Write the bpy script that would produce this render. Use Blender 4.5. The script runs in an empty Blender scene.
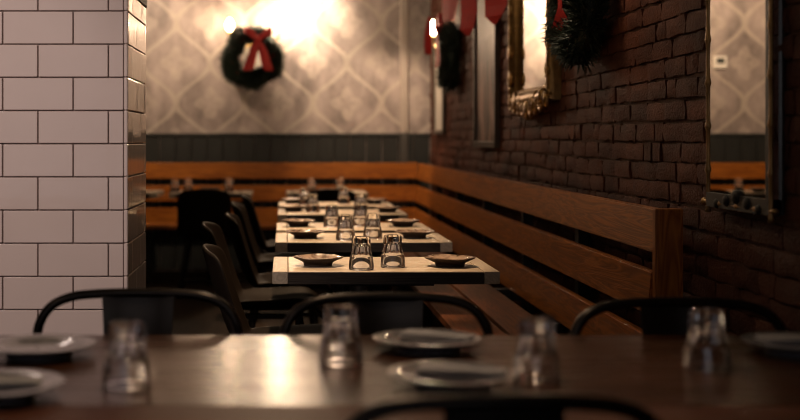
import bpy, bmesh, math, random
from mathutils import Vector, Matrix
random.seed(11)
S = bpy.context.scene
C = S.collection
PI = math.pi

# ------------------------------------------------------------------ camera
cam_d = bpy.data.cameras.new('camera'); cam = bpy.data.objects.new('camera', cam_d); C.objects.link(cam)
cam.location = (0, 0, 1.19); cam.rotation_euler = (PI/2, 0, 0)
cam_d.sensor_width = 36; cam_d.lens = 54.0
cam_d.shift_x = 115/800; cam_d.shift_y = -71.7/800
cam_d.clip_start = 0.05
cam_d.dof.use_dof = True; cam_d.dof.focus_distance = 4.12; cam_d.dof.aperture_fstop = 2.0
S.camera = cam
S.cycles.filter_width = 1.0
# ------------------------------------------------------------------ world (dusk outside the shop front)
W = bpy.data.worlds.new('world'); S.world = W; W.use_nodes = True
W.node_tree.nodes['Background'].inputs[0].default_value = (0.92, 0.90, 1.0, 1)
W.node_tree.nodes['Background'].inputs[1].default_value = 0.30
S.view_settings.view_transform = 'Standard'; S.view_settings.look = 'None'
S.view_settings.exposure = 0.55; S.view_settings.gamma = 1.0; S.view_settings.use_curve_mapping = False
# lamp powers (each lamp is built with its fixture further down)
P_TABLE, P_WALLSPOT, P_BULB, P_BRICKBULB, P_PILLAR_FILL, P_BACKSPOT = 105, 90, 9.0, 3.6, 132, 75
WARM = (1.0, 0.72, 0.48); WARM2 = (1.0, 0.72, 0.52)

# ------------------------------------------------------------------ node helpers
class NT:
    def __init__(s, name):
        s.mat = bpy.data.materials.new(name); s.mat.use_nodes = True
        s.t = s.mat.node_tree; s.b = s.t.nodes['Principled BSDF']
    def n(s, typ, **kw):
        o = s.t.nodes.new(typ)
        for k, v in kw.items(): setattr(o, k, v)
        return o
    def put(s, sock, v):
        if v is None: return
        if isinstance(v, bpy.types.NodeSocket): s.t.links.new(v, sock)
        else: sock.default_value = v
    def m(s, op, a, b=None, c=None):
        o = s.n('ShaderNodeMath', operation=op)
        s.put(o.inputs[0], a); s.put(o.inputs[1], b); s.put(o.inputs[2], c)
        return o.outputs[0]
    def mix(s, f, a, b):
        o = s.n('ShaderNodeMix', data_type='RGBA')
        s.put(o.inputs[0], f)
        s.put(o.inputs[6], a if isinstance(a, bpy.types.NodeSocket) else (*a, 1))
        s.put(o.inputs[7], b if isinstance(b, bpy.types.NodeSocket) else (*b, 1))
        return o.outputs[2]
    def ramp(s, f, stops):
        o = s.n('ShaderNodeValToRGB'); s.put(o.inputs[0], f)
        e = o.color_ramp.elements
        e[0].position, e[0].color = stops[0][0], (*stops[0][1], 1)
        e[1].position, e[1].color = stops[-1][0], (*stops[-1][1], 1)
        for p, c in stops[1:-1]:
            x = e.new(p); x.color = (*c, 1)
        return o.outputs[0]
    def coords(s, kind='Object', scale=(1, 1, 1), rnd=False):
        tc = s.n('ShaderNodeTexCoord'); mp = s.n('ShaderNodeMapping')
        if kind == 'World':
            g = s.n('ShaderNodeNewGeometry'); s.put(mp.inputs[0], g.outputs['Position'])
        else: s.put(mp.inputs[0], tc.outputs[kind])
        mp.inputs[3].default_value = scale
        if rnd:
            oi = s.n('ShaderNodeObjectInfo')
            cb = s.n('ShaderNodeCombineXYZ')
            r = s.m('MULTIPLY', oi.outputs['Random'], 37.0)
            for i in range(3): s.put(cb.inputs[i], r)
            s.put(mp.inputs[1], cb.outputs[0])
        return mp.outputs[0]
    def noise(s, vec, scale=5, detail=3, rough=0.5, dist=0.0):
        o = s.n('ShaderNodeTexNoise'); s.put(o.inputs['Vector'], vec)
        o.inputs['Scale'].default_value = scale; o.inputs['Detail'].default_value = detail
        o.inputs['Roughness'].default_value = rough; o.inputs['Distortion'].default_value = dist
        return o.outputs['Fac']
    def bump(s, h, strength=0.3, dist=0.01):
        o = s.n('ShaderNodeBump'); s.put(o.inputs['Height'], h)
        o.inputs['Strength'].default_value = strength; o.inputs['Distance'].default_value = dist
        s.t.links.new(o.outputs[0], s.b.inputs['Normal'])
    def set(s, color=None, rough=None, metal=None, **kw):
        if color is not None: s.put(s.b.inputs['Base Color'], color if isinstance(color, bpy.types.NodeSocket) else (*color, 1))
        s.put(s.b.inputs['Roughness'], rough); s.put(s.b.inputs['Metallic'], metal)
        for k, v in kw.items(): s.put(s.b.inputs[k.replace('_', ' ')], v)
        return s.mat

def plain(name, col, rough=0.5, metal=0.0, var=0.15, scale=8, bump=0.0):
    t = NT(name); f = t.noise(t.coords(rnd=True), scale, 4)
    c = t.mix(f, tuple(x*(1-var) for x in col), tuple(min(1, x*(1+var)) for x in col))
    if bump: t.bump(f, bump, 0.004)
    return t.set(c, rough, metal)

def emit(name, col, strength):
    t = NT(name); return t.set((0.0, 0.0, 0.0), 0.5, 0.0, Emission_Color=(*col, 1), Emission_Strength=strength)

def wood(name, dark, light, axis, rough=0.4, grain=1.0, coat=0.0, bump=0.15, spec=0.5):
    """stained wood; axis is the grain's direction"""
    t = NT(name); sc = [9.0, 9.0, 9.0]; sc[axis] = 0.55
    v = t.coords(scale=tuple(sc), rnd=True)
    n1 = t.noise(v, 1.6*grain, 3, 0.55, 1.2)
    rings = t.m('FRACT', t.m('MULTIPLY', n1, 9.0))
    rings = t.m('ABSOLUTE', t.m('SUBTRACT', rings, 0.5))
    sc2 = [60.0, 60.0, 60.0]; sc2[axis] = 1.5
    fine = t.noise(t.coords(scale=tuple(sc2), rnd=True), 1.5, 3, 0.6)
    f = t.m('ADD', t.m('MULTIPLY', rings, 1.5), t.m('SUBTRACT', t.m('MULTIPLY', fine, 0.8), 0.2))
    c = t.mix(t.m('SUBTRACT', f, 0.05), dark, light)
    blot = t.noise(t.coords(scale=(2, 2, 2), rnd=True), 2.0, 3)
    c = t.mix(t.m('MULTIPLY', blot, 0.45), c, dark)
    r = t.m('ADD', t.m('MULTIPLY', fine, 0.15), rough-0.07)
    t.bump(f, bump, 0.003)
    return t.set(c, r, 0.0, Coat_Weight=coat, Coat_Roughness=0.12, Specular_IOR_Level=spec)

# ------------------------------------------------------------------ materials
M = {}
def wallpaper():
    t = NT('wallpaper'); g = t.n('ShaderNodeNewGeometry'); sp = t.n('ShaderNodeSeparateXYZ')
    t.put(sp.inputs[0], g.outputs['Position'])
    PX, LZ = 0.613, 0.72
    x = t.m('DIVIDE', t.m('ADD', sp.outputs[0], -0.097), PX); z = t.m('DIVIDE', t.m('SUBTRACT', sp.outputs[2], 1.505), LZ)
    wob = t.m('MULTIPLY', t.m('SUBTRACT', t.noise(t.coords('World'), 9, 2), 0.5), 0.05)
    x = t.m('ADD', x, wob)
    cs = t.m('MULTIPLY', t.m('COSINE', t.m('MULTIPLY', z, 2*PI)), 0.25)
    def wrap(v): return t.m('SUBTRACT', t.m('FRACT', t.m('ADD', v, 0.5)), 0.5)
    def line(v, w, soft):
        d = t.m('ABSOLUTE', wrap(v))
        mr = t.n('ShaderNodeMapRange', interpolation_type='SMOOTHSTEP'); t.put(mr.inputs[0], d)
        mr.inputs[1].default_value = w; mr.inputs[2].default_value = w+soft
        mr.inputs[3].default_value = 1; mr.inputs[4].default_value = 0
        return mr.outputs[0]
    xa = t.m('SUBTRACT', x, cs); xb = t.m('ADD', t.m('SUBTRACT', x, 0.5), cs)
    L = t.m('MAXIMUM', line(xa, 0.022, 0.035), line(xb, 0.022, 0.035))
    core = t.m('MAXIMUM', line(xa, 0.006, 0.012), line(xb, 0.006, 0.012))
    rag0 = t.noise(t.coords('World'), 11, 3, 0.6)
    def motif(dx, dz):
        u = wrap(t.m('SUBTRACT', x, dx)); v = t.m('MULTIPLY', wrap(t.m('SUBTRACT', z, dz)), 1.1)
        r = t.m('SQRT', t.m('ADD', t.m('MULTIPLY', u, u), t.m('MULTIPLY', v, v)))
        a = t.m('ARCTAN2', v, u)
        lob = t.m('ADD', t.m('MULTIPLY', t.m('COSINE', t.m('MULTIPLY', a, 4.0)), 0.045), t.m('ADD', 0.12, t.m('MULTIPLY', rag0, 0.13)))
        lob2 = t.m('ADD', t.m('MULTIPLY', t.m('COSINE', t.m('MULTIPLY', a, 5.0)), 0.03), 0.09)
        def step(R):
            mr = t.n('ShaderNodeMapRange', interpolation_type='SMOOTHSTEP')
            t.put(mr.inputs[0], t.m('SUBTRACT', r, R))
            mr.inputs[1].default_value = -0.015; mr.inputs[2].default_value = 0.015
            mr.inputs[3].default_value = 1; mr.inputs[4].default_value = 0
            return mr.outputs[0]
        return t.m('SUBTRACT', step(lob), t.m('MULTIPLY', step(lob2), 0.6))
    mo = t.m('MAXIMUM', motif(0.25, 0.5), motif(-0.25, 0.0))
    rag = t.noise(t.coords('World'), 26, 4, 0.65)
    mo = t.m('MULTIPLY', mo, t.m('MULTIPLY', rag, 1.5))
    cloud = t.noise(t.coords('World', (1, 1, 0.55)), 4.5, 5, 0.65)
    base = t.ramp(cloud, [(0.32, (0.15, 0.120, 0.112)), (0.68, (0.42, 0.345, 0.32))])
    c = t.mix(t.m('MULTIPLY', mo, 0.45), base, (0.52, 0.44, 0.375))
    c = t.mix(t.m('MULTIPLY', t.m('MULTIPLY', L, 0.62), t.m('ADD', rag, 0.25)), c, (0.56, 0.48, 0.40))
    c = t.mix(t.m('MULTIPLY', core, 0.35), c, (0.32, 0.27, 0.23))
    return t.set(c, 0.55)
M['wallpaper'] = wallpaper()

def brickmat():
    t = NT('brick'); v = t.coords('World')
    oi = t.n('ShaderNodeObjectInfo')
    big = t.noise(t.coords('World', (1, 1, 2.6)), 3.4, 2)
    big = t.m('ADD', t.m('MULTIPLY', big, 0.8), t.m('MULTIPLY', oi.outputs['Random'], 0.22))
    c = t.ramp(big, [(0.25, (0.050, 0.018, 0.011)), (0.5, (0.115, 0.037, 0.021)), (0.75, (0.205, 0.070, 0.038))])
    sm = t.noise(v, 42, 5, 0.7)
    c = t.mix(t.m('MULTIPLY', sm, 0.75), c, (0.045, 0.020, 0.014))
    lime = t.ramp(t.noise(v, 13, 5, 0.7), [(0.62, (0, 0, 0)), (0.78, (1, 1, 1))])
    c = t.mix(t.m('MULTIPLY', lime, 0.22), c, (0.22, 0.14, 0.11))
    t.bump(t.m('ADD', sm, t.noise(v, 110, 3)), 0.75, 0.006)
    return t.set(c, 0.7, 0.0, Specular_IOR_Level=0.12)
M['brick'] = brickmat()
def mortarmat():
    t = NT('mortar'); v = t.coords('World'); n = t.noise(v, 40, 5, 0.7)
    t.bump(n, 0.8, 0.006)
    return t.set(t.mix(n, (0.040, 0.019, 0.013), (0.16, 0.085, 0.058)), 0.85, 0.0, Specular_IOR_Level=0.1)
M['mortar'] = mortarmat()
def tilemat():
    t = NT('glazed_tile'); n = t.noise(t.coords(rnd=True), 5, 3)
    sm = t.noise(t.coords('World'), 30, 4, 0.7)
    c = t.mix(n, (0.62, 0.51, 0.48), (0.70, 0.58, 0.55))
    c = t.mix(t.m('MULTIPLY', t.m('GREATER_THAN', sm, 0.70), 0.25), c, (0.40, 0.33, 0.30))
    t.bump(t.noise(t.coords('World'), 16, 2), 0.07, 0.01)
    return t.set(c, 0.07, 0.0)
M['tile'] = tilemat()
M['grout'] = plain('dark_grout', (0.20, 0.15, 0.14), 0.85)
M['bench'] = wood('orange_stained_pine', (0.15, 0.036, 0.005), (0.55, 0.185, 0.024), 1, 0.36)
M['bench_x'] = wood('orange_stained_pine_cross', (0.15, 0.036, 0.005), (0.55, 0.185, 0.024), 0, 0.36)
M['bench_z'] = wood('orange_stained_pine_upright', (0.20, 0.05, 0.007), (0.58, 0.20, 0.028), 2, 0.36)
M['seat_w'] = wood('worn_stained_pine_seat', (0.08, 0.022, 0.006), (0.23, 0.072, 0.017), 1, 0.68, 1.0, 0.0, 0.15, 0.25)
M['pale'] = wood('pale_bleached_board', (0.42, 0.33, 0.24), (0.66, 0.55, 0.42), 0, 0.36, 0.8)
M['pale_y'] = wood('pale_bleached_end_board', (0.40, 0.32, 0.24), (0.62, 0.52, 0.40), 1, 0.45, 0.8)
M['edge'] = wood('dark_edge', (0.02, 0.014, 0.01), (0.055, 0.038, 0.027), 0, 0.45)
M['front_wood'] = wood('dark_varnished_wood', (0.040, 0.0135, 0.005), (0.125, 0.046, 0.017), 0, 0.25, 1.0, 0.0, 0.012, 0.6)
M['front_edge'] = wood('red_brown_wood', (0.07, 0.021, 0.010), (0.18, 0.058, 0.027), 0, 0.5, 1.0, 0.0, 0.15, 0.2)
M['wainscot'] = wood('slate_painted_board', (0.009, 0.010, 0.0095), (0.026, 0.027, 0.025), 2, 0.5)
M['black'] = plain('black_paint', (0.012, 0.011, 0.010), 0.5)
M['iron'] = plain('black_cast_iron', (0.018, 0.016, 0.015), 0.45, 0.6)
M['gun'] = plain('gunmetal_sheet', (0.055, 0.045, 0.038), 0.36, 0.85)
M['tube'] = plain('dark_steel_tube', (0.045, 0.036, 0.030), 0.28, 0.9)
M['shell'] = plain('charcoal_moulded_shell', (0.012, 0.0085, 0.0065), 0.5, 0.0, 0.12)
M['shell'].node_tree.nodes['Principled BSDF'].inputs['Specular IOR Level'].default_value = 0.06
M['floor'] = wood('dark_floor_wood', (0.010, 0.007, 0.005), (0.028, 0.018, 0.012), 1, 0.7, 1.0, 0.0, 0.15, 0.05)
M['ceil'] = plain('dark_ceiling_paint', (0.06, 0.05, 0.045), 0.9)
M['plaster'] = plain('tan_plaster', (0.16, 0.13, 0.11), 0.9)
M['gold'] = plain('aged_gold', (0.26, 0.145, 0.05), 0.36, 0.9, 0.65, 30, 0.6)
M['brass'] = plain('dull_brass', (0.45, 0.29, 0.12), 0.3, 1.0, 0.3, 14)
M['bamboo'] = plain('gilded_bamboo', (0.36, 0.21, 0.08), 0.35, 0.7, 0.5, 10)
M['mirror'] = plain('mirror_silver', (0.86, 0.83, 0.78), 0.015, 1.0, 0.01)
M['leaf'] = plain('fir_needles', (0.010, 0.019, 0.009), 0.6, 0.0, 0.5, 20)
M['red'] = plain('red_ribbon_cloth', (0.46, 0.022, 0.018), 0.55, 0.0, 0.2, 20)
M['berry'] = plain('red_berry', (0.45, 0.02, 0.02), 0.25)
M['napkin'] = plain('white_linen', (0.46, 0.43, 0.43), 0.85, 0.0, 0.06, 40, 0.2)
M['white_plastic'] = plain('white_plastic', (0.72, 0.68, 0.62), 0.4)
M['screen'] = plain('grey_display', (0.05, 0.055, 0.05), 0.2)
M['bulb'] = emit('lit_bulb', (1.0, 0.72, 0.40), 22)
M['bulb_hot'] = emit('lit_bulb_bright', (1.0, 0.78, 0.50), 60)
M['lens'] = emit('lit_lamp_lens', (1.0, 0.74, 0.48), 270)
def glassmat():
    t = NT('clear_glass')
    return t.set((0.97, 0.98, 1.0), 0.02, 0.0, Transmission_Weight=1.0, IOR=1.52)
M['glass'] = glassmat()
def panemat():
    t = NT('window_pane'); tr = t.n('ShaderNodeBsdfTransparent'); gl = t.n('ShaderNodeBsdfGlossy'); mx = t.n('ShaderNodeMixShader')
    gl.inputs['Roughness'].default_value = 0.02; fr = t.n('ShaderNodeFresnel')
    t.put(mx.inputs[0], fr.outputs[0]); t.t.links.new(tr.outputs[0], mx.inputs[1]); t.t.links.new(gl.outputs[0], mx.inputs[2])
    t.t.links.new(mx.outputs[0], t.t.nodes['Material Output'].inputs['Surface'])
    return t.mat
M['pane'] = panemat()
def platemat(name, a, b, rough):
    t = NT(name); v = t.coords(rnd=True)
    n = t.noise(v, 16, 3, 0.6, 1.5)
    c = t.ramp(n, [(0.38, a), (0.58, b)])
    return t.set(c, rough, 0.0, Coat_Weight=0.6, Coat_Roughness=0.05)
M['stone'] = platemat('glazed_tan_stoneware', (0.13, 0.085, 0.06), (0.40, 0.29, 0.22), 0.16)
M['stone_base'] = plain('dark_stoneware_base', (0.035, 0.022, 0.016), 0.6)  # plate undersides and foot rings set darker than the dish
M['china_base'] = plain('grey_china_base', (0.16, 0.15, 0.16), 0.3)
M['china'] = platemat('pale_china', (0.20, 0.19, 0.20), (0.30, 0.28, 0.28), 0.16)
def printmat():
    t = NT('pinkish_print'); tc = t.n('ShaderNodeTexCoord'); sp = t.n('ShaderNodeSeparateXYZ'); t.put(sp.inputs[0], tc.outputs['Object'])
    z = sp.outputs[2]
    n = t.noise(t.coords(scale=(1, 3.0, 0.8)), 2.6, 4, 0.6, 0.8)
    fig = t.ramp(n, [(0.42, (0.035, 0.02, 0.016)), (0.5, (0.20, 0.11, 0.085)), (0.62, (0.40, 0.25, 0.20))])
    upper_part = t.mix(t.noise(t.coords(), 5, 3), (0.14, 0.09, 0.07), (0.36, 0.26, 0.215))  # upper part of the print, mottled pale pink
    c = t.mix(t.m('GREATER_THAN', z, 0.68), fig, upper_part)
    band = t.m('MULTIPLY', t.m('GREATER_THAN', z, 0.55), t.m('LESS_THAN', z, 0.70))
    c = t.mix(t.m('MULTIPLY', band, 0.6), c, (0.16, 0.12, 0.10))
    return t.set(c, 0.4, 0.0, Specular_IOR_Level=0.15)
M['print'] = printmat()
M['print_reflection'] = plain('pale_painted_reflection', (0.42, 0.38, 0.33), 0.3, 0.0, 0.3, 5)  # pale tone painted in for the reflection on the narrow picture

# ------------------------------------------------------------------ object helpers
def prop(o, label=None, cat=None, group=None, kind=None):
    for k, v in (('label', label), ('category', cat), ('group', group), ('kind', kind)):
        if v: o[k] = v
    return o
def thing(name, label, cat, loc=(0, 0, 0), rz=0, group=None):
    o = bpy.data.objects.new(name, None); C.objects.link(o); o.empty_display_size = 0.1
    o.location = loc; o.rotation_euler = (0, 0, rz)
    return prop(o, label, cat, group)
def copy_tree(o, parent=None):
    c = o.copy(); C.objects.link(c); c.parent = parent
    for ch in o.children: copy_tree(ch, c)
    return c

class G:
    """collects shapes; build() links them as one mesh object"""
    def __init__(s): s.bm = bmesh.new()
    def box(s, x0, x1, y0, y1, z0, z1, bev=0.0, seg=1, mtx=None):
        r = bmesh.ops.create_cube(s.bm, size=1)
        vs = r['verts']
        for v in vs:
            v.co = Vector(((x0+x1)/2+v.co.x*(x1-x0), (y0+y1)/2+v.co.y*(y1-y0), (z0+z1)/2+v.co.z*(z1-z0)))
        if bev:
            es = list({e for v in vs for e in v.link_edges})
            rr = bmesh.ops.bevel(s.bm, geom=es, offset=bev, segments=seg, affect='EDGES', profile=0.5)
            vs = list({v for v in vs if v.is_valid} | set(rr['verts']))
        if mtx: bmesh.ops.transform(s.bm, matrix=mtx, verts=[v for v in vs if v.is_valid])
        return s
    def tube(s, pts, r, seg=10, closed=False):
        pts = [Vector(p) for p in pts]; n = len(pts); rings = []
        rr = r if isinstance(r, (list, tuple)) else [r]*n
        up = None
        for i, p in enumerate(pts):
            if closed: d = pts[(i+1) % n]-pts[i-1]
            else: d = pts[min(i+1, n-1)]-pts[max(i-1, 0)]
            d.normalize()
            if up is None:
                up = Vector((0, 0, 1)) if abs(d.z) < 0.9 else Vector((1, 0, 0))
            a = d.cross(up)
            if a.length < 1e-4: a = d.cross(Vector((0, 1, 0)))
            a.normalize(); b = a.cross(d).normalized(); up = b
            rings.append([s.bm.verts.new(p+(a*math.cos(2*PI*k/seg)+b*math.sin(2*PI*k/seg))*rr[i]) for k in range(seg)])
        for i in range(n if closed else n-1):
            A, B = rings[i], rings[(i+1) % n]
            for k in range(seg): s.bm.faces.new((A[k], A[(k+1) % seg], B[(k+1) % seg], B[k]))
        if not closed:
            s.bm.faces.new(rings[0][::-1]); s.bm.faces.new(rings[-1])
        return s
    def lathe(s, prof, seg=32, rfun=None, loc=(0, 0, 0), zfun=None):
        L = Vector(loc); rings = []
        for (r, z) in prof:
            if r < 1e-6: rings.append([s.bm.verts.new(L+Vector((0, 0, z)))]); continue
            ring = []
            for k in range(seg):
                a = 2*PI*k/seg; q = r*(rfun(a, r) if rfun else 1); zz = z+(zfun(a, r) if zfun else 0)
                ring.append(s.bm.verts.new(L+Vector((q*math.cos(a), q*math.sin(a), zz))))
            rings.append(ring)
        for A, B in zip(rings, rings[1:]):
            for k in range(seg):
                j = (k+1) % seg
                if len(A) == 1 and len(B) == 1: break
                if len(A) == 1: s.bm.faces.new((A[0], B[k], B[j]))
                elif len(B) == 1: s.bm.faces.new((A[k], A[j], B[0]))
                else: s.bm.faces.new((A[k], A[j], B[j], B[k]))
        return s
    def strip(s, rows):
        """grid of points"""
        vs = [[s.bm.verts.new(Vector(p)) for p in r] for r in rows]
        for a, b in zip(vs, vs[1:]):
            for k in range(len(a)-1): s.bm.faces.new((a[k], a[k+1], b[k+1], b[k]))
        return s
    def ball(s, c, r, u=10, v=7, sc=(1, 1, 1)):
        m = Matrix.Translation(c) @ Matrix.Diagonal((*sc, 1))
        bmesh.ops.create_uvsphere(s.bm, u_segments=u, v_segments=v, radius=r, matrix=m)
        return s
    def build(s, name, mat, parent=None, smooth=False, loc=None, solid=0, sub=0):
        bmesh.ops.recalc_face_normals(s.bm, faces=s.bm.faces)
        me = bpy.data.meshes.new(name); s.bm.to_mesh(me); s.bm.free()
        me.materials.append(mat)
        if smooth:
            for p in me.polygons: p.use_smooth = True
        o = bpy.data.objects.new(name, me); C.objects.link(o); o.parent = parent
        if loc: o.location = loc
        if solid:
            md = o.modifiers.new('solid', 'SOLIDIFY'); md.thickness = solid; md.offset = 0
        if sub:
            md = o.modifiers.new('sub', 'SUBSURF'); md.levels = sub; md.render_levels = sub
        return o
def mod_smooth(o, ang=40, wn=True):
    me = o.data
    for p in me.polygons: p.use_smooth = True
    me.set_sharp_from_angle(angle=math.radians(ang))
    if wn:
        md = o.modifiers.new('weighted', 'WEIGHTED_NORMAL'); md.keep_sharp = True; md.weight = 100
    return o
def lamp(name, typ, power, col, parent, loc, size=0.03, spot=None, rot=None, blend=0.5):
    d = bpy.data.lights.new(name, typ); d.energy = power; d.color = col
    d.shadow_soft_size = size
    if typ == 'SPOT': d.spot_size = math.radians(spot); d.spot_blend = blend
    o = bpy.data.objects.new(name, d); C.objects.link(o); o.parent = parent; o.location = loc
    if rot: o.rotation_euler = rot
    return o

# ================================================================== THE SETTING
XR, XL, YB, YF, ZC = 1.30, -3.4, 10.75, -2.6, 3.0
prop(G().box(XL-.1, XR+.1, YF-.1, YB+.1, -0.1, 0).build('floor', M['floor']), 'dark wooden restaurant floor', kind='structure')
prop(G().box(XL-.1, XR+.1, YF-.1, YB+.1, ZC, ZC+.1).build('ceiling', M['ceil']), 'dark painted ceiling', kind='structure')
wb = prop(G().box(XL-.1, XR+.12, YB, YB+.1, 0, ZC).build('wall_back', M['wallpaper']), 'back wall with beige damask trellis wallpaper', kind='structure')
prop(G().box(XL-.1, XL, YF, YB, 0, ZC).build('wall_left', M['plaster']), 'tan plaster wall', kind='structure')
# shop front behind the camera, with its big window
g = G(); g.box(XL, -2.6, YF-.1, YF, 0, ZC); g.box(0.9, XR, YF-.1, YF, 0, ZC); g.box(-2.6, 0.9, YF-.1, YF, 0, 0.7); g.box(-2.6, 0.9, YF-.1, YF, 2.5, ZC)
prop(g.build('wall_front', M['plaster']), 'shop front wall with a wide window', kind='structure')
w = prop(G().box(-2.6, 0.9, YF-.055, YF-.045, 0.7, 2.5).build('window_1', M['pane']), 'wide shop window', kind='structure')
for x in (-2.57, -1.44, -0.28, 0.87): G().box(x-.03, x+.03, YF-.08, YF-.02, 0.7, 2.5).build('window_frame', M['black'], w)

# brick wall: mortar bed and bricks
wr = prop(G().box(XR+.005, XR+.12, YF, YB, 0, ZC).build('wall_right', M['mortar']), 'old dark red brick wall with rough mortar joints', kind='structure')
COURSE = 0.0694
def brick_mesh(L, seed, bm=None, off=None, raw=False):
    """brick whose face looks to -X; local origin at the face's centre"""
    rnd = random.Random(seed); H = COURSE-0.010; ny, nz = 4, 2
    V, F, idx = [], [], {}
    for i in range(ny+1):
        for j in range(nz+1):
            y = -L/2+L*i/ny; z = -H/2+H*j/nz; edge = i in (0, ny) or j in (0, nz)
            x = rnd.uniform(-.004, .003)+(0.005 if edge else 0)
            idx[i, j] = len(V); V.append((x, y+rnd.uniform(-.005, .005), z+rnd.uniform(-.0035, .0035)))
    for i in range(ny):
        for j in range(nz): F.append((idx[i, j], idx[i, j+1], idx[i+1, j+1], idx[i+1, j]))
    rim = [idx[i, 0] for i in range(ny+1)]+[idx[ny, j] for j in range(1, nz+1)]+[idx[i, nz] for i in range(ny-1, -1, -1)]+[idx[0, j] for j in range(nz-1, 0, -1)]
    b0 = len(V)
    for k in rim: V.append((0.022, V[k][1], V[k][2]))
    n = len(rim)
    for k in range(n): F.append((rim[k], rim[(k+1) % n], b0+(k+1) % n, b0+k))
    return V, F
variants = {}
for kind, L in (('s', 0.2005), ('h', 0.0965)):
    for q in range(7):
        V, F = brick_mesh(L, q*13+len(kind)+(5 if kind == 's' else 0))
        me = bpy.data.meshes.new('brick'); me.from_pydata(V, [], F); me.materials.append(M['brick'])
        for p in me.polygons: p.use_smooth = True
        me.set_sharp_from_angle(angle=math.radians(50))
        variants[kind, q] = (me, V, F)
bricks = []
zc = COURSE*0.5; row = 0
while zc < 2.72:
    head = False; y = 2.55+random.uniform(0, .2)+(0.1 if row % 2 else 0)
    while y < YB-0.1:
        k = 'h' if head or random.random() < 0.22 else 's'
        L = 0.208 if k == 's' else 0.104
        if y+L > YB: break
        bricks.append((y+L/2, zc+0.004*math.sin(y*1.7+row), k, random.randrange(7), XR+random.uniform(-.011, -.003)))
        y += L
    zc += COURSE; row += 1
def inview(b):
    y, z = b[0], b[1]; px = 285+1200*XR/y; py = 138.3-1200*(z-1.19)/y
    hidden = z < 0.95 and y > 3.85
    return px < 806 and -5 < py < 340 and not hidden
vis = sorted([b for b in bricks if inview(b)], key=lambda b: b[0]-(0.6 if b[2] == 's' else 0))
near = set(vis[:300])
SV, SF = [], []
for b in bricks:
    me, V, F = variants[b[2], b[3]]
    if b in near:
        o = bpy.data.objects.new('brick', me); C.objects.link(o); o.parent = wr; o.location = (b[4], b[0], b[1])
        o.rotation_euler = (random.uniform(-.012, .012), 0, random.uniform(-.02, .02))
    else:
        n0 = len(SV); SV += [(v[0]+b[4], v[1]+b[0], v[2]+b[1]) for v in V]; SF += [tuple(i+n0 for i in f) for f in F]
me = bpy.data.meshes.new('far_bricks'); me.from_pydata(SV, [], SF); me.materials.append(M['brick'])
for p in me.polygons: p.use_smooth = True
me.set_sharp_from_angle(angle=math.radians(50))
o = bpy.data.objects.new('far_bricks', me); C.objects.link(o); o.parent = wr; o['kind'] = 'stuff'

# wainscot of dark upright boards on the back wall, with a cap rail
tr = prop(G().box(XL, XR, YB-.032, YB, 1.205, 1.235, .004).build('trim_1', M['wainscot']), 'dark slate wainscot of upright boards', kind='structure')
x = XL+0.01; i = 0
while x < XR-0.02:
    wdt = 0.142
    G().box(x, min(x+wdt-.006, XR-.01), YB-.022-(i % 3)*.001, YB, 0.02, 1.205, .003).build('board', M['wainscot'], tr)
    x += wdt; i += 1
# boxed-in pipe running up the back wall
t2 = prop(G().box(1.03, 1.10, YB-.05, YB, 1.236, ZC, .01, 2).build('trim_2', plain('pale_pipe_casing', (0.36, 0.30, 0.26), 0.6)), 'pale boxed-in pipe running up the back wall', kind='structure')
G().box(1.03, 1.10, YB-.055, YB-.024, 0.0, 1.236, .01, 2).build('pipe_casing', plain('dark_grey_casing', (0.05, 0.046, 0.042), 0.5), t2)

# tiled pillar
PX0, PX1, PY0, PY1, PZ1 = -1.45, -0.485, 3.70, 4.19, 1.645
KP = 1200/PY0
pil = prop(G().box(PX0+.008, PX1-.008, PY0+.008, PY1, 0, PZ1).build('pillar', M['grout']), 'pillar clad in white glazed brick-shaped tiles', kind='structure')
TH, TW = 33.2/KP, 70.5/KP
def tile(x0, x1, y0, y1, z0, z1):
    b = 0.0025
    o = G().box(x0, x1, y0, y1, z0, z1, .003, 2).build('tile', M['tile'], pil)
    return mod_smooth(o, 35)
jt = 0.0035
z0 = 1.19+(138.3-309.2)/KP - 6*TH     # joint lines match the photographed rows
r = 0
XT = PX1-0.012
while z0 < PZ1-.01:
    z1 = min(z0+TH-jt, PZ1)
    za = max(z0, 0.0)
    if z1 > 0.02:
        # front face: joints fall at 5/74 px on even rows, 37/108... on odd rows
        first = -0.871+(0.5*TW if r % 2 else 0.0)+0.002
        x = first-5*TW
        while x < XT:
            a, bx_ = max(x, PX0), min(x+TW-jt, XT-0.002)
            if bx_-a > 0.012: tile(a, bx_, PY0, PY0+.02, za, z1)
            x += TW
        # side face
        y = PY0+0.012-(0.5*TW if r % 2 else 0)
        while y < PY1:
            a, b_ = max(y, PY0+0.014), min(y+TW-jt, PY1)
            if b_-a > 0.012:
                o = tile(PX1-.02, PX1, a, b_, za, z1)
                me_ = o.data; cy = (a+b_)/2; cz = (za+z1)/2; ty, tz = random.uniform(-.012, .012), random.uniform(-.02, .02)
                for v in me_.vertices: v.co.x += (v.co.y-cy)*ty+(v.co.z-cz)*tz
            y += TW
        o = G().box(XT, PX1+.0005, PY0-.0005, PY0+.0115, za, z1+jt*.6, .004, 3).build('corner_trim', M['tile'], pil); mod_smooth(o, 60)
    z0 += TH; r += 1
G().box(PX0-.002, PX1+.004, PY0-.004, PY1+.004, PZ1, PZ1+.05, .003).build('cap_board', M['black'], pil)
G().box(PX0+.02, PX1-.02, PY0+.02, PY1-.02, PZ1+.05, ZC).build('upper_post', M['black'], pil)

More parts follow.
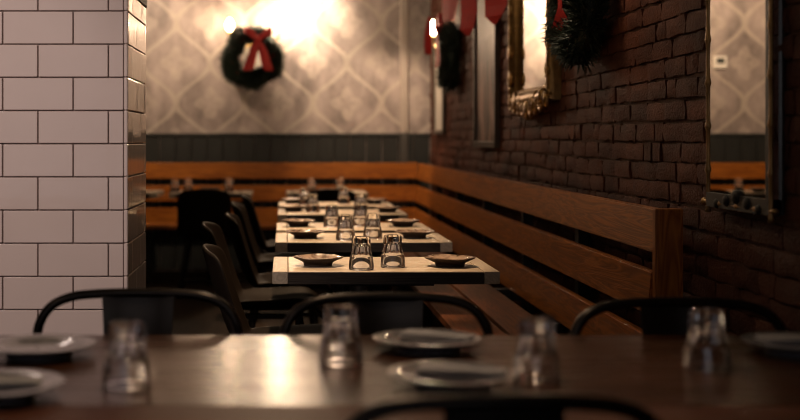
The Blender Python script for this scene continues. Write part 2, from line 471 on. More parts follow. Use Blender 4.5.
# ================================================================== BENCHES
ben = thing('wooden_bench', 'long orange-stained wooden bench with slatted back along the brick wall', 'bench', (0, 0, 0))
BY0, BY1 = 3.81, 10.612
RAILS = [(0.966, 0.826), (0.766, 0.628), (0.566, 0.425)]
def railx(z): return 1.135+(z-0.43)/0.536*0.045
for (zt, zb) in RAILS:
    g = G(); xt, xb = railx(zt), railx(zb)
    g.strip([[(xb, BY0, zb), (xb, BY1, zb)], [(xt, BY0, zt), (xt, BY1, zt)], [(xt+.028, BY0, zt), (xt+.028, BY1, zt)], [(xb+.028, BY0, zb), (xb+.028, BY1, zb)], [(xb, BY0, zb), (xb, BY1, zb)]])
    bmesh.ops.remove_doubles(g.bm, verts=g.bm.verts, dist=1e-5); bmesh.ops.holes_fill(g.bm, edges=g.bm.edges)
    bmesh.ops.bevel(g.bm, geom=list(g.bm.edges), offset=.004, segments=2, affect='EDGES')
    mod_smooth(g.build('back_rail', M['bench'], ben), 40)
for (xa, xb) in ((0.65, 0.835), (0.852, 1.035)):
    mod_smooth(G().box(xa, xb, BY0, 10.1 if xa < .8 else BY1-.6, 0.42, 0.45, .004, 2).build('seat_slat', M['seat_w'], ben), 40)
mod_smooth(G().box(1.165, 1.255, BY0-.032, BY0, 0.0, 0.968, .005, 2).build('end_post', M['bench_z'], ben), 40)
g = G(); g.box(0.66, 1.165, BY0+.005, BY0+.04, 0.0, 0.42, .004); g.build('end_panel', M['bench_z'], ben)
for y in (5.0, 6.15, 7.35, 8.5, 9.65):
    G().box(1.215, 1.265, y-.03, y+.03, 0.0, 0.95).build('back_post', M['black'], ben)
    G().box(0.70, 0.75, y-.03, y+.03, 0.0, 0.42).build('seat_leg', M['black'], ben)
    G().box(0.70, 1.215, y-.025, y+.025, 0.36, 0.42).build('seat_bearer', M['black'], ben)

b2 = thing('wooden_bench', 'orange-stained wooden bench with slatted back under the wallpapered back wall', 'bench', (0, 0, 0))
for (zt, zb) in RAILS:
    o = G().box(XL+.1, 1.172, 10.615, 10.643, zb+.008, zt+.008, .004, 2).build('back_rail', M['bench_x'], b2); mod_smooth(o, 40)
for (ya, yb) in ((10.12, 10.30), (10.32, 10.50)):
    mod_smooth(G().box(XL+.1, 1.10, ya, yb, 0.42, 0.45, .004, 2).build('seat_slat', M['bench_x'], b2), 40)
for x in (-3.0, -2.1, -1.2, -0.2, 0.62):
    G().box(x-.03, x+.03, 10.65, 10.70, 0, 0.95).build('back_post', M['black'], b2)
    G().box(x-.03, x+.03, 10.15, 10.20, 0, 0.42).build('seat_leg', M['black'], b2)
    G().box(x-.025, x+.025, 10.15, 10.65, 0.36, 0.42).build('seat_bearer', M['black'], b2)

# ================================================================== SMALL TABLES
def make_table(length, depth, nb=4):
    """origin on the floor under the left front corner; grain along x"""
    t = thing('dining_table', '', 'table')
    e = 0.052; ztop = 0.75; th = 0.042
    bw = (depth-.004)/nb
    for i in range(nb):
        o = G().box(e+.0015, length-e-.0015, .002+i*bw+.0008, .002+(i+1)*bw-.0008, ztop-.022, ztop, .0018, 1).build('board', M['pale'], t)
    for xa in (0, length-e):
        o = G().box(xa, xa+e, 0, depth, ztop-th, ztop+.0005, .004, 2).build('end_board', M['pale_y'], t); mod_smooth(o, 40)
    G().box(e+.001, length-e-.001, .004, depth-.004, ztop-th, ztop-.0225).build('underside', M['edge'], t)
    for ya in (0.0005, depth-.0125):
        G().box(e+.001, length-e-.001, ya, ya+.012, ztop-th, ztop-.003).build('edge_strip', M['edge'], t)
    G().box(length*.28, length*.72, depth*.12, depth*.88, ztop-th-.012, ztop-th).build('support_plate', M['iron'], t)
    g = G(); g.lathe([(0, .03), (.045, .03), (.045, ztop-th-.012), (0, ztop-th-.012)], 16, loc=(length/2, depth/2, 0))
    mod_smooth(g.build('column', M['iron'], t))
    g = G(); g.box(length/2-.25, length/2+.25, depth/2-.03, depth/2+.03, 0, .03, .006); g.box(length/2-.03, length/2+.03, depth/2-.2, depth/2+.2, 0, .03, .006)
    g.build('foot', M['iron'], t)
    return t
TX0, TLEN, TDEP = -0.042, 0.752, 0.495
ROWS = [(3.96, 'nearest'), (5.08, 'second nearest'), (5.76, 'middle'), (6.93, 'fourth from the front'), (7.80, 'farthest')]
tab0 = make_table(TLEN, TDEP); first = True
for (y, nm) in ROWS:
    t = tab0 if first else copy_tree(tab0); first = False
    t.location = (TX0, y, 0)
    prop(t, f'pale board dining table, {nm} of five beside the long bench', 'table', 'pale tables along the brick-wall bench')

# tumblers, upside down
def make_glass():
    t = thing('drinking_glass', '', 'glass')
    H, rb, rt = 0.110, 0.0415, 0.029
    out = [(rb-.0005, 0.0), (rb+.001, .003), (rb+.0008, .012), (rb-.0015, .034), (rb-.003, .044), (rb-.0052, .050), (rb-.0085, .072), (rt+.0035, H-.012), (rt+.002, H-.004), (rt-.003, H), (rt-.010, H-.002), (0, H-.004)]
    inn = [(0, H-.026), (rt-.012, H-.025), (rt-.0065, H-.031), (rb-.0150, .066), (rb-.0100, .046), (rb-.0068, .030), (rb-.0048, .010), (rb-.0035, 0)]
    NF, seg = 9, 54
    def fac(a, r):
        if r > rb-.004 or r < rt-.004: return 1.0
        u = (a % (2*PI/NF))-PI/NF
        return 0.90+0.10*(abs(u)/(PI/NF))**1.7
    g = G()
    # one closed surface: outside up, inside down
    g.lathe(out, seg, fac); g.lathe(inn, seg)
    bmesh.ops.remove_doubles(g.bm, verts=g.bm.verts, dist=1e-6)
    bnd = [e for e in g.bm.edges if e.is_boundary]
    bmesh.ops.bridge_loops(g.bm, edges=bnd)
    mod_smooth(g.build('glass_body', M['glass'], t), 14, False)
    return t
def make_plate(R=0.086, H=0.032, mat='stone', lobes=7, amp=0.035, name='plate', cat='plate'):
    t = thing(name, '', cat)
    def rf(a, r): return 1+amp*(r/R)**3*math.cos(lobes*a)
    def zf(a, r): return 0.0016*amp/0.035*(r/R)**3*math.sin(3*a+.6)
    top = [(0, .014), (R*.30, .0135), (R*.48, .015), (R*.60, .021), (R*.80, .027), (R*.96, H), (R, H-.0005)]
    bot = [(R, H-.0025), (R*.95, H-.006), (R*.78, .020), (R*.60, .012), (R*.56, .002)]
    g = G(); g.lathe(top+bot[:1], 42, rf, zfun=zf)
    mod_smooth(g.build('dish', M[mat], t), 60)
    g = G(); g.lathe(bot, 42, rf, zfun=zf)
    mod_smooth(g.build('underside', M[mat+'_base'], t), 60)
    g = G(); g.lathe([(R*.58, .0065), (R*.57, 0), (R*.51, 0), (R*.51, .006), (0, .006)], 42)
    mod_smooth(g.build('foot_ring', M[mat+'_base'], t), 40)
    return t
gl0 = make_glass(); gfirst = [True]
def put_glass(x, y, z, label, group):
    t = gl0 if gfirst[0] else copy_tree(gl0); gfirst[0] = False
    t.location = (x, y, z); t.rotation_euler = (0, 0, random.uniform(0, 1)); return prop(t, label, 'glass', group)
pl0 = make_plate(); pfirst = [True]
def put_plate(x, y, z, label, group):
    t = pl0 if pfirst[0] else copy_tree(pl0); pfirst[0] = False
    t.location = (x, y, z); t.rotation_euler = (0, 0, random.uniform(0, 6)); return prop(t, label, 'plate', group)
ZT = 0.7505
LAY = [  # left plate, right plate, left glass, right glass as (x, dy)
    ((0.114, .19), (0.568, .17), (0.256, .065), (0.368, .135)),
    ((0.090, .22), (0.572, .22), (0.262, .11), (0.385, .19)),
    ((0.068, .24), (0.590, .24), (0.232, .20), (0.378, .26)),
    ((0.050, .31), (0.610, .22), (0.165, .20), (0.452, .28)),
    ((0.055, .32), (0.600, .28), (0.130, .17), (0.395, .25))]
for (y, nm), (pa, pb, ga, gb) in zip(ROWS, LAY):
    on = f'on the {nm} table of the bench row' if nm not in ('fourth from the front', 'second nearest') else f'on the second table of the bench row' if nm == 'second nearest' else 'on the fourth table of the bench row'
    put_plate(pa[0], y+pa[1], ZT, f'wavy-rimmed tan stoneware plate at the chair end, {on}', 'stoneware plates on the bench tables')
    put_plate(pb[0], y+pb[1], ZT, f'wavy-rimmed tan stoneware plate at the bench end, {on}', 'stoneware plates on the bench tables')
    put_glass(ga[0], y+ga[1], ZT, f'upturned clear tumbler, left one of the pair {on}', 'upturned tumblers on the bench tables')
    put_glass(gb[0], y+gb[1], ZT, f'upturned clear tumbler, right one of the pair {on}', 'upturned tumblers on the bench tables')

# ================================================================== SHELL CHAIRS
def make_shell_chair():
    """faces +X; origin on the floor below the seat's centre"""
    t = thing('shell_chair', '', 'chair')
    prof = [(0.245, .395), (0.232, .428), (0.19, .448), (0.10, .445), (0.0, .437), (-.09, .436), (-.150, .452), (-.188, .495), (-.214, .56), (-.240, .64), (-.264, .72), (-.282, .785), (-.292, .818)]
    wid = [.19, .20, .21, .218, .22, .22, .218, .212, .207, .205, .202, .192, .155]
    rows = []
    for i, ((px, pz), w_) in enumerate(zip(prof, wid)):
        row = []
        for k in range(11):
            s_ = -1+2*k/10; a = abs(s_)
            lift = 0.058*a**3 if i < 6 else (0.03*a**3 if i == 6 else 0.0)
            fwd = (0.055*a**2.4 if i >= 7 else (0.02*a**2 if i == 6 else 0))*(1 if i < 12 else .5)
            if i in (0, 1): lift *= 0.3
            row.append((px+fwd, s_*w_, pz+lift-(0.02*a*a if i == 12 else 0)))
        rows.append(row)
    g = G().strip(rows); g.build('seat_shell', M['shell'], t, True, None, 0.018, 2)
    for sx in (-1, 1):
        for sy in (-1, 1):
            g = G().tube([(sx*.13, sy*.13, .425), (sx*.20, sy*.20, .0)], [.016, .011], 10); mod_smooth(g.build('leg', M['iron'], t))
    for sy in (-1, 1): G().box(-.15, .15, sy*.135-.015, sy*.135+.015, .405, .425).build('under_frame', M['iron'], t)
    return t
sc0 = make_shell_chair(); cfirst = [True]
def put_chair(x, y, rz, label, group):
    t = sc0 if cfirst[0] else copy_tree(sc0); cfirst[0] = False
    t.location = (x, y, 0); t.rotation_euler = (0, 0, rz); return prop(t, label, 'chair', group)
for i, (x, y, a) in enumerate([(0.005, 4.23, 0.02), (-0.075, 5.36, -.03), (-0.005, 6.02, .02), (-0.02, 7.05, -.02), (0.005, 8.02, 0.03)]):
    nm = ['nearest', 'second', 'third', 'fourth', 'farthest'][i]
    put_chair(x, y, a, f'charcoal shell chair seen side-on, {nm} in the row facing the brick-wall bench', 'shell chairs facing the brick-wall bench')

# tables and chairs at the back bench
back_tab = make_table(0.66, 0.60, 4); bfirst = True
BT = [(-1.36, 'behind the pillar'), (-0.60, 'beside the pillar'), (0.34, 'behind the bench-row tables')]
for (x, nm) in BT:
    t = back_tab if bfirst else copy_tree(back_tab); bfirst = False
    t.location = (x-.33, 9.60, 0)
    prop(t, f'pale board dining table before the back bench, {nm}', 'table', 'tables before the back bench')
    put_chair(x, 9.13, PI/2, f'charcoal shell chair with its back to us, at the back-bench table {nm}', 'shell chairs facing the back bench')
for (x, y, s_) in [(-1.52, 9.80, 'left glass on the back-bench table behind the pillar'), (-1.20, 9.86, 'right glass on the back-bench table behind the pillar'),
                   (-0.90, 9.80, 'leftmost on the back-bench table beside the pillar'), (-0.80, 9.92, 'second from left on the back-bench table beside the pillar'), (-0.46, 9.85, 'rightmost on the back-bench table beside the pillar'),
                   (0.22, 9.85, 'left glass on the back-bench table behind the bench row'), (0.455, 9.90, 'right glass on the back-bench table behind the bench row')]:
    put_glass(x, y, ZT, 'upturned clear tumbler, '+s_, 'upturned tumblers on the back-bench tables')
for (x, y, s_) in [(-0.62, 9.90, 'on the back-bench table beside the pillar'), (0.34, 9.72, 'on the back-bench table behind the bench row'), (-1.36, 9.84, 'on the back-bench table behind the pillar')]:
    put_plate(x, y, ZT, 'tan stoneware plate '+s_, 'stoneware plates on the back-bench tables')

# ================================================================== FRONT TABLE
FY0, FY1, FZ = 1.80, 2.625, 0.76
ft = thing('long_table', 'long dark varnished wooden table across the foreground', 'table', (0, 0, 0))
nb = 5; EB = .128; bw = (FY1-FY0-EB)/nb
for i in range(nb):
    mod_smooth(G().box(-1.15, 1.22, FY0+EB+i*bw+.0006, FY0+EB+(i+1)*bw-.0006, FZ-.04, FZ, .0018, 2).build('board', M['front_wood'], ft), 40)
mod_smooth(G().box(-1.15, 1.22, FY0, FY0+EB-.0006, FZ-.045, FZ, .003, 2).build('edge_board', M['front_edge'], ft), 40)
for x in (-0.98, 1.16):
    G().box(x-.04, x+.04, FY0+.08, FY0+.16, 0.0, FZ-.04, .004).build('leg', M['black'], ft)
    G().box(x-.04, x+.04, FY1-.16, FY1-.08, 0.0, FZ-.04, .004).build('leg', M['black'], ft)
    G().box(x-.035, x+.035, FY0+.16, FY1-.16, FZ-.12, FZ-.04).build('cross_rail', M['black'], ft)
for (x, y, s_) in [(-0.275, 2.087, 'leftmost on the dark foreground table'), (0.107, 2.30, 'left of the middle plates on the foreground table'),
                   (0.448, 2.14, 'right of the middle plates on the foreground table'), (0.786, 2.235, 'rightmost on the dark foreground table')]:
    put_glass(x, y, FZ+.0005, 'blurred upturned tumbler, '+s_, 'upturned tumblers on the foreground table')
cp0 = make_plate(0.112, 0.026, 'china', 6, 0.0); pf = True
PL = [(-0.485, 2.37, 'far left plate'), (-0.478, 1.99, 'near left plate'), (0.29, 2.44, 'far middle plate'), (0.289, 2.075, 'near middle plate'), (1.03, 2.40, 'rightmost plate')]
for (x, y, nm) in PL:
    t = cp0 if pf else copy_tree(cp0); pf = False
    t.location = (x, y, FZ+.0005)
    prop(t, f'pale china dinner plate on the foreground table, {nm}', 'plate', 'dinner plates on the foreground table')
def napkin(x, y, rz, sx, sy, nm):
    t = thing('napkin', f'folded white napkin on the {nm} of the foreground table', 'napkin', (x, y, FZ+.0145), rz, 'napkins on the foreground plates')
    for k in range(3):
        rows = []
        for i in range(9):
            u = -1+2*i/8
            rows.append([(u*sx*(1-.03*k), v*sy*(1-.05*k), .005+k*.0055+.002*math.sin(3*u+v+k)+(.003*abs(u)**3)) for v in (-1, -.5, 0, .5, 1)])
        G().strip(rows).build('fold', M['napkin'], t, True, None, 0.0045, 1)
    return t
napkin(-0.478, 1.975, 0.1, .080, .032, 'near left plate')
napkin(0.31, 2.44, -.5, .080, .028, 'far middle plate')
napkin(0.305, 2.075, -.3, .080, .028, 'near middle plate')
napkin(1.03, 2.40, .1, .09, .035, 'rightmost plate')

# ================================================================== METAL CHAIRS
def make_metal_chair():
    """faces -Y; back hoop at y=+.2"""
    t = thing('metal_chair', '', 'chair')
    half = [(.195, .17, .45), (.218, .195, .56), (.232, .208, .66), (.236, .213, .72), (.229, .216, .76), (.205, .220, .795), (.165, .224, .815), (.11, .228, .823), (0, .231, .826)]
    path = [(-x, y, z) for x, y, z in half]+[(x, y, z) for x, y, z in half[-2::-1]]
    # smooth the path
    P = [Vector(p) for p in path]; Q = []
    for i in range(len(P)-1):
        p0, p1, p2, p3 = P[max(i-1, 0)], P[i], P[i+1], P[min(i+2, len(P)-1)]
        for k in range(4):
            u = k/4
            Q.append(0.5*((2*p1)+(p2-p0)*u+(2*p0-5*p1+4*p2-p3)*u*u+(3*p1-p0-3*p2+p3)*u**3))
    Q.append(P[-1])
    mod_smooth(G().tube(Q, .0115, 10).build('back_hoop', M['tube'], t))
    rows = []
    for i in range(9):
        u = i/8; z = .455+u*(.820-.455); y = .178+.050*u; wv = .062+.023*u
        rows.append([(s_*wv, y+.012*(1-s_*s_)-.008, z) for s_ in (-1, -.6, -.2, .2, .6, 1)])
    mod_smooth(G().strip(rows).build('back_splat', M['gun'], t, True, None, 0.004))
    g = G(); g.box(-.19, .19, -.19, .19, .425, .452, .012, 3); mod_smooth(g.build('seat', M['gun'], t), 40)
    for sx in (-1, 1):
        for sy in (-1, 1):
            g = G().tube([(sx*.165, sy*.165, .43), (sx*.215, sy*.225, 0)], [.024, .013], 8); mod_smooth(g.build('leg', M['tube'], t))
    for sx in (-1, 1):
        G().tube([(sx*.185, -.185, .26), (sx*.185, .185, .26)], .008, 8).build('stretcher', M['tube'], t)
    return t
mc0 = make_metal_chair(); mf = True
for (x, y, rz, lab) in [(-0.345, 2.60, 0.0, 'dark metal hoop-back chair in front of the tiled pillar'),
                        (0.236, 2.53, 0.02, 'dark metal hoop-back chair at the middle of the foreground table, far side'),
                        (0.868, 2.438, -.015, 'dark metal hoop-back chair beside the bench end by the brick wall'),
                        (0.305, 1.89, PI, 'nearest dark metal chair, its hoop back at the lower picture edge')]:
    t = mc0 if mf else copy_tree(mc0); mf = False
    t.location = (x, y, 0); t.rotation_euler = (0, 0, rz); prop(t, lab, 'chair', 'metal hoop-back chairs round the foreground table')

# ================================================================== WREATHS, RIBBONS, SCONCES
def ribbon(pts, w_, parent, name, side=Vector((1, 0, 0)), notch=False, sub=1):
    rows = []
    for i, p in enumerate(pts):
        p = Vector(p); ww = w_[i] if isinstance(w_, (list, tuple)) else w_
        rows.append([p-side*ww/2, p+side*0.0+Vector((0, -.004, .012 if notch and i == len(pts)-1 else 0)), p+side*ww/2])
    return G().strip(rows).build(name, M['red'], parent, bool(sub), None, 0.003, sub)
def make_wreath(name, label, loc, rz, R=0.205, r=0.062, n=3200, seed=1, bow=True, bow_at=(0.0, .19), scale=1.0):
    """ring in the local XZ plane, facing -Y; origin at the ring's centre on the wall"""
    rnd = random.Random(seed); t = thing(name, label, 'wreath', loc, rz, 'christmas wreaths')
    ring = [(R*math.cos(2*PI*k/36), -r*.75, R*math.sin(2*PI*k/36)) for k in range(36)]
    G().tube(ring, r*.62, 10, True).build('core', M['leaf'], t, True)
    V, F = [], []
    for _ in range(n):
        a = rnd.uniform(0, 2*PI); b = rnd.uniform(0, 2*PI)
        rad = Vector((math.cos(a), 0, math.sin(a))); tan = Vector((-math.sin(a), 0, math.cos(a)))
        nrm = rad*math.cos(b)+Vector((0, -1, 0))*math.sin(b)
        p = rad*(R+.012*math.sin(3*a+seed)+.010*math.sin(7*a))+Vector((0, -r*.75, 0))+nrm*r*(.5+.12*math.sin(5*a+seed))
        if p.y > -.006: p.y = -.006
        d = (nrm*rnd.uniform(.4, 1.1)+tan*rnd.uniform(-.1, 1.2)+Vector((rnd.uniform(-.4, .4), rnd.uniform(-.4, .3), rnd.uniform(-.4, .4)))).normalized()
        L = rnd.uniform(.03, .085); q = p+d*L
        if q.y > -.003: q.y = -.003
        s1 = d.orthogonal().normalized()*.0042; s2 = d.cross(s1)
        k = len(V); m_ = p+d*L*.45
        V += [tuple(p), tuple(m_+s1), tuple(m_-s1*.5+s2*.87), tuple(m_-s1*.5-s2*.87), tuple(q)]
        F += [(k, k+1, k+2), (k, k+2, k+3), (k, k+3, k+1), (k+4, k+2, k+1), (k+4, k+3, k+2), (k+4, k+1, k+3)]
    me = bpy.data.meshes.new('foliage'); me.from_pydata(V, [], F); me.materials.append(M['leaf'])
    o = bpy.data.objects.new('foliage', me); C.objects.link(o); o.parent = t; o['kind'] = 'stuff'
    for k in range(7):
        a = rnd.uniform(0, 2*PI)
        G().ball((R*math.cos(a)+rnd.uniform(-.03, .03), -r*1.35, R*math.sin(a)+rnd.uniform(-.03, .03)), .011).build('berry', M['berry'], t, True)
    if bow:
        bx, bz = bow_at; y = -r*1.75; q_ = 1.3
        b = G().ball((bx, y-.012, bz), .026, 10, 8, (1, .7, 1.2)).build('bow_knot', M['red'], t, True)
        for s_ in (-1, 1):
            pts = []
            for k in range(11):
                u = k/10*2*PI
                pts.append((bx+s_*q_*(.048-.048*math.cos(u)), y-.01-.028*math.sin(u), bz+q_*.055*(1-math.cos(u))*.62))
            rows = []
            for p in pts:
                rows.append([Vector(p)+Vector((0, 0, -.034)), Vector(p), Vector(p)+Vector((0, 0, .036))])
            G().strip(rows).build('bow_loop', M['red'], t, True, None, 0.003, 1)
            ribbon([(bx+s_*.012, y-.014, bz-.01), (bx+s_*.04, y-.024, bz-.09), (bx+s_*.062, y-.012, bz-.19), (bx+s_*.095, y-.018, bz-.29)], [.035, .075, .09, .10], t, 'bow_tail', notch=True)
    return t
def make_sconce(name, label, loc, rz, mats, powers, spread=0.215, arms=(-1, 1), hot=1):
    """two-arm candle sconce, facing -Y; origin on the wall at the plate"""
    t = thing(name, label, 'lamp', loc, rz, 'wall sconces')
    g = G(); g.ball((0, -.008, 0), .05, 16, 10, (1, .25, 1.6)); g.build('wall_plate', M['brass'], t, True)
    for s_, mt, pw in zip(arms, mats, powers):
        pts = [(0, -.015, -.02), (s_*.04, -.08, -.06), (s_*.10, -.13, -.075), (s_*.165, -.14, -.055), (s_*spread, -.14, -.0), (s_*spread, -.14, .03)]
        P = [Vector(p) for p in pts]; Q = []
        for i in range(len(P)-1):
            p0, p1, p2, p3 = P[max(i-1, 0)], P[i], P[i+1], P[min(i+2, len(P)-1)]
            for k in range(4):
                u = k/4; Q.append(0.5*((2*p1)+(p2-p0)*u+(2*p0-5*p1+4*p2-p3)*u*u+(3*p1-p0-3*p2+p3)*u**3))
        Q.append(P[-1])
        arm = G().tube(Q, .009, 8).build('arm', M['brass'], t, True)
        g = G(); g.lathe([(0, .03), (.032, .036), (.036, .046), (.02, .045), (.016, .06), (0, .06)], 16, loc=(s_*spread, -.14, 0)); g.build('candle_cup', M['brass'], arm, True)
        g = G(); g.lathe([(0, .06), (.02, .066), (.033, .092), (.036, .115), (.028, .145), (.012, .17), (0, .176)], 16, loc=(s_*spread, -.14, 0)); g.build('bulb', M[mt], arm, True)
        lamp('bulb_light', 'POINT', pw, WARM, t, (s_*spread, -.19, .125), .04)
    return t
KB = 1200/YB
def backpt(px, py, d=YB): k = 1200/d; return (px-285)/k, 1.19-(py-138.3)/k
sx_, sz_ = backpt(254, 38, YB-.14)
make_sconce('wall_sconce', 'brass two-arm wall sconce with lit bulbs behind the wreath on the back wall', (sx_, YB, sz_), 0, ('bulb', 'bulb_hot'), (P_BULB, P_BULB*2.4))
wx, wz = backpt(252, 59, YB-.1)
make_wreath('wreath', 'green fir wreath with red bow hanging on the wallpapered back wall', (wx, YB-.152, wz), 0, 0.195, .082, 6500, 3, True, (0.06, .16))
make_sconce('wall_sconce', 'lit wall sconce on the far end of the brick wall above a wreath', (XR-.01, 9.30, 1.93), -PI/2, ('bulb_hot',), (P_BRICKBULB,), .01, (1,))
make_wreath('wreath', 'fir wreath with red bow seen edge-on on the far brick wall by the sconce', (XR-.03, 8.96, 1.80), -PI/2, 0.19, .06, 3000, 5, True, (-.06, .20))
make_wreath('wreath', 'dark fir wreath with red ribbon on the brick wall right of the gilded mirror', (XR-.032, 4.93, 1.77), -PI/2, 0.205, .085, 5200, 8, False)
def wall_ribbon(pts, w_, label):
    t = thing('ribbon', label, 'ribbon', (0, 0, 0), 0, 'red ribbons on the brick wall')
    ribbon(pts, w_, t, 'ribbon_tail', side=Vector((-.45, .89, 0)), sub=0)
def wp(px, py, X): d = 1200*X/(px-285); return (X, d, 1.19-(py-138.3)*d/1200)
def hang(pxs, X, w_, label):
    p0 = wp(*pxs[0], X); d = p0[1]; k = 1200/d
    pts = [p0]+[(X+.01*(i % 2), d+.02*i, 1.19-(q[1]-138.3)/k) for i, q in enumerate(pxs[1:])]
    wall_ribbon(pts[:], w_, label)
t = thing('ribbon', 'bright red ribbon tail hanging left of the lit sconce on the brick wall', 'ribbon', (0, 0, 0), 0, 'red ribbons on the brick wall')
ribbon([(1.10, 9.12, 2.12), (1.085, 9.10, 2.02), (1.08, 9.10, 1.93), (1.085, 9.10, 1.81)], [.03, .05, .06, .06], t, 'ribbon_tail', notch=True)
hang([(449, -40), (449, -20), (449, 0), (449, 20)], 1.19, [.10, .16, .2, .14], 'red ribbon tail hanging right of the lit sconce above the far wreath')
hang([(468, -45), (468, -20), (468, 12), (468, 28), (468, 35)], 1.20, [.10, .16, .18, .15, .03], 'red ribbon tail hanging between the far wreath and the framed print')
hang([(495, -45), (495, -20), (495, 5), (495, 15), (495, 23)], 1.20, [.10, .20, .21, .16, .03], 'red ribbon tail hanging over the top of the framed print')
hang([(560, -40), (560, 8), (560, 27), (560, 31), (560, 40), (560, 43)], 1.15, [.015, .025, .125, .025, .02, .004], 'thin red ribbon hanging down the left side of the dark wreath')

# ================================================================== FRAMED THINGS ON THE BRICK WALL
def framed(name, label, cat, y0, y1, z0, z1, fw, dep, fmat, pmat, inner='print'):
    t = thing(name, label, cat, (XR-.008, (y0+y1)/2, z0))
    h = z1-z0; w_ = y1-y0
    g = G(); 
    G().box(-dep, 0, -w_/2, -w_/2+fw, 0, h, .004).build('frame_side', fmat, t); G().box(-dep, 0, w_/2-fw, w_/2, 0, h, .004).build('frame_side', fmat, t)
    G().box(-dep, 0, -w_/2+fw, w_/2-fw, 0, fw, .004).build('frame_bottom', fmat, t); G().box(-dep, 0, -w_/2+fw, w_/2-fw, h-fw, h, .004).build('frame_top', fmat, t)
    G().box(-dep*.45, 0, -w_/2+fw, w_/2-fw, fw, h-fw).build(inner, pmat, t)
    return t
fm = plain('black_brown_frame', (0.05, 0.035, 0.025), 0.3)
framed('framed_print', 'tall pinkish print in a thin dark frame on the brick wall', 'picture', 7.20, 8.02, 1.13, 2.35, .04, .035, fm, M['print'])
framed('framed_print', 'narrow dark-framed picture with a painted pale reflection, below the far wreath', 'picture', 9.62, 10.25, 1.225, 2.1, .035, .03, fm, M['print_reflection'])

# gilded baroque mirror
gm = thing('wall_mirror', 'ornate gilded mirror with carved scrolls, on the brick wall between print and wreath', 'mirror', (XR-.006, 6.13, 1.45))
HW, HH = 0.43, 1.0     # half width of the glass, glass height
G().box(-.022, -.005, -HW-.03, HW+.03, -.03, HH+.03).build('mirror_glass', M['mirror'], gm)
G().box(-.012, 0, -HW-.06, HW+.06, -.08, HH+.08).build('back_board', M['black'], gm)
prof = [(0.0, -.022), (.010, -.045), (.022, -.046), (.028, -.062), (.045, -.074), (.060, -.098), (.082, -.112), (.105, -.108), (.118, -.085), (.125, -.040), (.128, 0)]
def moulding(name, a, b, na, nb_):
    """profile swept from corner a to b with mitred ends; na/nb_ outward diagonals"""
    rows = []
    for (o_, x_) in [(p_[0]*.62, p_[1] if p_[1] > -.03 else -.022+(p_[1]+.022)*.48) for p_ in prof]:
        rows.append([(x_, a[0]+na[0]*o_, a[1]+na[1]*o_), (x_, b[0]+nb_[0]*o_, b[1]+nb_[1]*o_)])
    mod_smooth(G().strip(rows).build(name, M['gold'], gm), 50)
cs_ = [(-HW, 0), (HW, 0), (HW, HH), (-HW, HH)]; ds_ = [(-1, -1), (1, -1), (1, 1), (-1, 1)]
for i in range(4):
    moulding('frame_moulding', cs_[i], cs_[(i+1) % 4], ds_[i], ds_[(i+1) % 4])
def scroll(cx, cz, r0, turns, start, sgn, x_=-.05):
    pts, rr = [], []
    n = int(14*turns)
    for k in range(n+1):
        u = k/n; a = start+sgn*u*turns*2*PI; r = r0*(1-u*.85)
        pts.append((x_-.012*u, cx+r*math.cos(a), cz+r*math.sin(a))); rr.append(.017*(1-.45*u))
    G().tube(pts, rr, 8).build('scroll', M['gold'], gm, True)
rn = random.Random(4)
for s_ in (-1, 1):
    for (cy, cz, r0, st) in [(.10, -.105, .050, PI/2), (.21, -.095, .055, PI/2), (.33, -.085, .050, PI/2), (.44, -.06, .055, PI), (.475, .06, .035, PI*.5), (.48, .2, .03, PI*.3)]:
        scroll(s_*cy, cz, r0, 1.4, st, s_)
G().ball((-.05, 0, -.115), .05, 12, 10, (.6, 1, 1.1)).build('shell_ornament', M['gold'], gm, True)
for k in range(22):
    u = -1+2*k/21
    L = .06+.02*math.cos(k*1.3)
    g = G().ball((-.05+rn.uniform(-.015, .01), u*.47, -.09-.035*math.cos(u*4)+rn.uniform(-.015, .015)), .026, 8, 6, (.8, .9, 1.5)); g.build('carved_leaf', M['gold'], gm, True)
for s_ in (-1, 1):
    for k in range(9):
        g = G().ball((-.05, s_*(.475+rn.uniform(-.01, .015)), .0+k*.11), .02, 8, 6, (.8, .8, 1.9)); g.build('carved_leaf', M['gold'], gm, True)

# bamboo-framed tall mirror
MY0, MY1, MZ0, MZ1 = 3.12, 3.585, 1.0, 2.10
bmr = thing('wall_mirror', 'tall mirror in a thin gilded bamboo-style frame near the right edge, on the brick wall', 'mirror', (XR-.006, (MY0+MY1)/2, MZ0))
hw, hh = (MY1-MY0)/2, MZ1-MZ0
G().box(-.030, -.006, -hw, hw, 0, hh).build('mirror_glass', M['mirror'], bmr)
G().box(-.006, 0, -hw-.01, hw+.01, -.01, hh+.01).build('back_board', M['black'], bmr)
def bamboo(a, b, n):
    a, b = Vector(a), Vector(b); pts, rr = [], []
    for i in range(n):
        for u, r in ((.0, .0095), (.10, .0065), (.5, .0055), (.90, .0065), (.97, .0095)):
            pts.append(a+(b-a)*((i+u)/n)); rr.append(r)
    pts.append(b); rr.append(.0125)
    G().tube(pts, rr, 10).build('bamboo_rail', M['bamboo'], bmr, True)
for s_ in (-1, 1): bamboo((-.030, s_*hw, -.03), (-.030, s_*hw, hh+.03), 9)
bamboo((-.030, -hw-.03, 0), (-.030, hw+.03, 0), 4); bamboo((-.030, -hw-.03, hh), (-.030, hw+.03, hh), 4)
G().box(-.034, -.030, -hw, -hw+.028, 0, hh).build('dark_strip', M['black'], bmr)  # dark strip laid over the glass along its near edge
G().box(-.036, -.006, -hw, hw, -.012, .03).build('dark_strip', M['black'], bmr)
dk = plain('dark_painted_reflection', (0.008, 0.006, 0.005), 0.7)
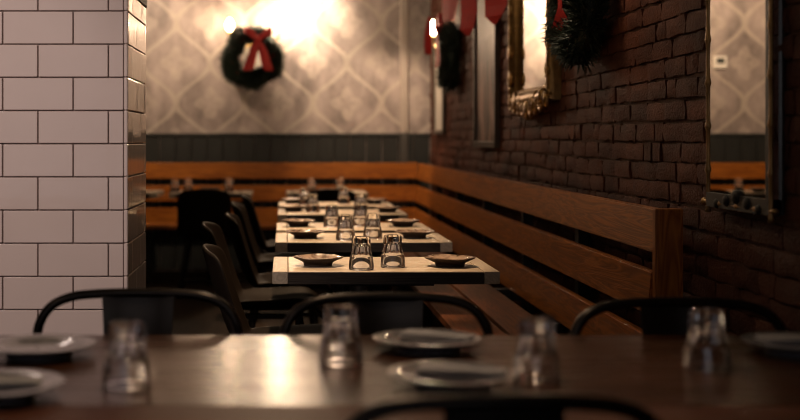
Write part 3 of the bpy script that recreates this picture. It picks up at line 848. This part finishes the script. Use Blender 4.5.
for (u, zz, r_) in [(-.7, .0, .018), (-.36, .012, .022), (-.02, .026, .026), (.3, .012, .022), (.64, .0, .018)]:
    G().ball((-.034, u*hw, zz), r_, 10, 7, (.5, 1.1, .8)).build('reflection_lump', dk, bmr, True)  # dark lumps added in place of a dark tangled reflection

# thermostat on the back wall (shows in the tall mirror)
th = thing('thermostat', 'white thermostat on the back wallpaper, seen in the tall mirror', 'thermostat', (-1.365, YB, 1.87))
mod_smooth(G().box(-.06, .06, -.028, 0, -.055, .055, .008, 2).build('body', M['white_plastic'], th), 40)
G().box(-.035, .035, -.031, -.027, -.012, .035).build('display', M['screen'], th)

# ================================================================== CEILING LAMPS (above the frame)
def spot_lamp(label, loc, target, power, cone, col=WARM, size=.05, blend=.6):
    t = thing('spotlight', label, 'lamp', loc, 0, 'ceiling spotlights')
    d = (Vector(target)-Vector(loc)).normalized(); q = d.to_track_quat('-Z', 'Y'); R_ = q.to_matrix().to_4x4()
    G().tube([(0, 0, .10), (0, 0, ZC-loc[2])], .008, 8).build('stem', M['black'], t)
    g = G(); g.lathe([(.032, .12), (.045, .10), (.045, -.06), (.040, -.06), (.040, -.03), (0, -.031)], 20); g.lathe([(0, .12), (.032, .12)], 20)
    bmesh.ops.transform(g.bm, matrix=R_, verts=g.bm.verts); g.build('can', M['black'], t, True)
    g = G(); g.ball((0, 0, -.066), .018, 12, 8); bmesh.ops.transform(g.bm, matrix=R_, verts=g.bm.verts); g.build('bulb', M['lens'], t, True)
    lamp('spot_light', 'SPOT', power, col, t, R_ @ Vector((0, 0, -.12)), size, cone, q.to_euler(), blend)
    return t
for (y, nm) in ROWS:
    spot_lamp(f'black ceiling spotlight above the {nm} table of the bench row', (0.06, y+.27, 2.55), (0.17, y+.25, .75), P_TABLE, 42, (1.0, .66, .38), .03)
spot_lamp('black ceiling spotlight washing the back wall above the wreath', (0.20, 10.1, 2.75), (0.24, YB, 2.25), P_WALLSPOT, 75, (1.0, .76, .52), .05, 1.0)
spot_lamp('black ceiling spotlight above the back bench corner', (0.75, 9.6, 2.7), (1.0, 10.6, .8), P_BACKSPOT, 70)
spot_lamp('black ceiling spotlight washing the left part of the back wall', (-1.3, 9.3, 2.75), (-1.45, 10.75, 1.7), P_BACKSPOT, 85)
spot_lamp('black ceiling spotlight grazing the brick wall', (0.95, 4.75, 2.45), (1.3, 4.6, 1.75), 7, 80)
spot_lamp('added black ceiling spotlight brightening the tiled pillar', (-1.75, 1.1, 2.7), (-0.9, 3.7, 1.1), P_PILLAR_FILL, 36, (1.0, .80, .70), .12, .8)  # fill spotlight added out of view to brighten the pillar
spot_lamp('black ceiling spotlight above the middle of the foreground table', (0.0, 2.35, 2.6), (0.05, 2.28, .76), 18, 60)

# unused prototypes never placed
bpy.context.view_layer.update()
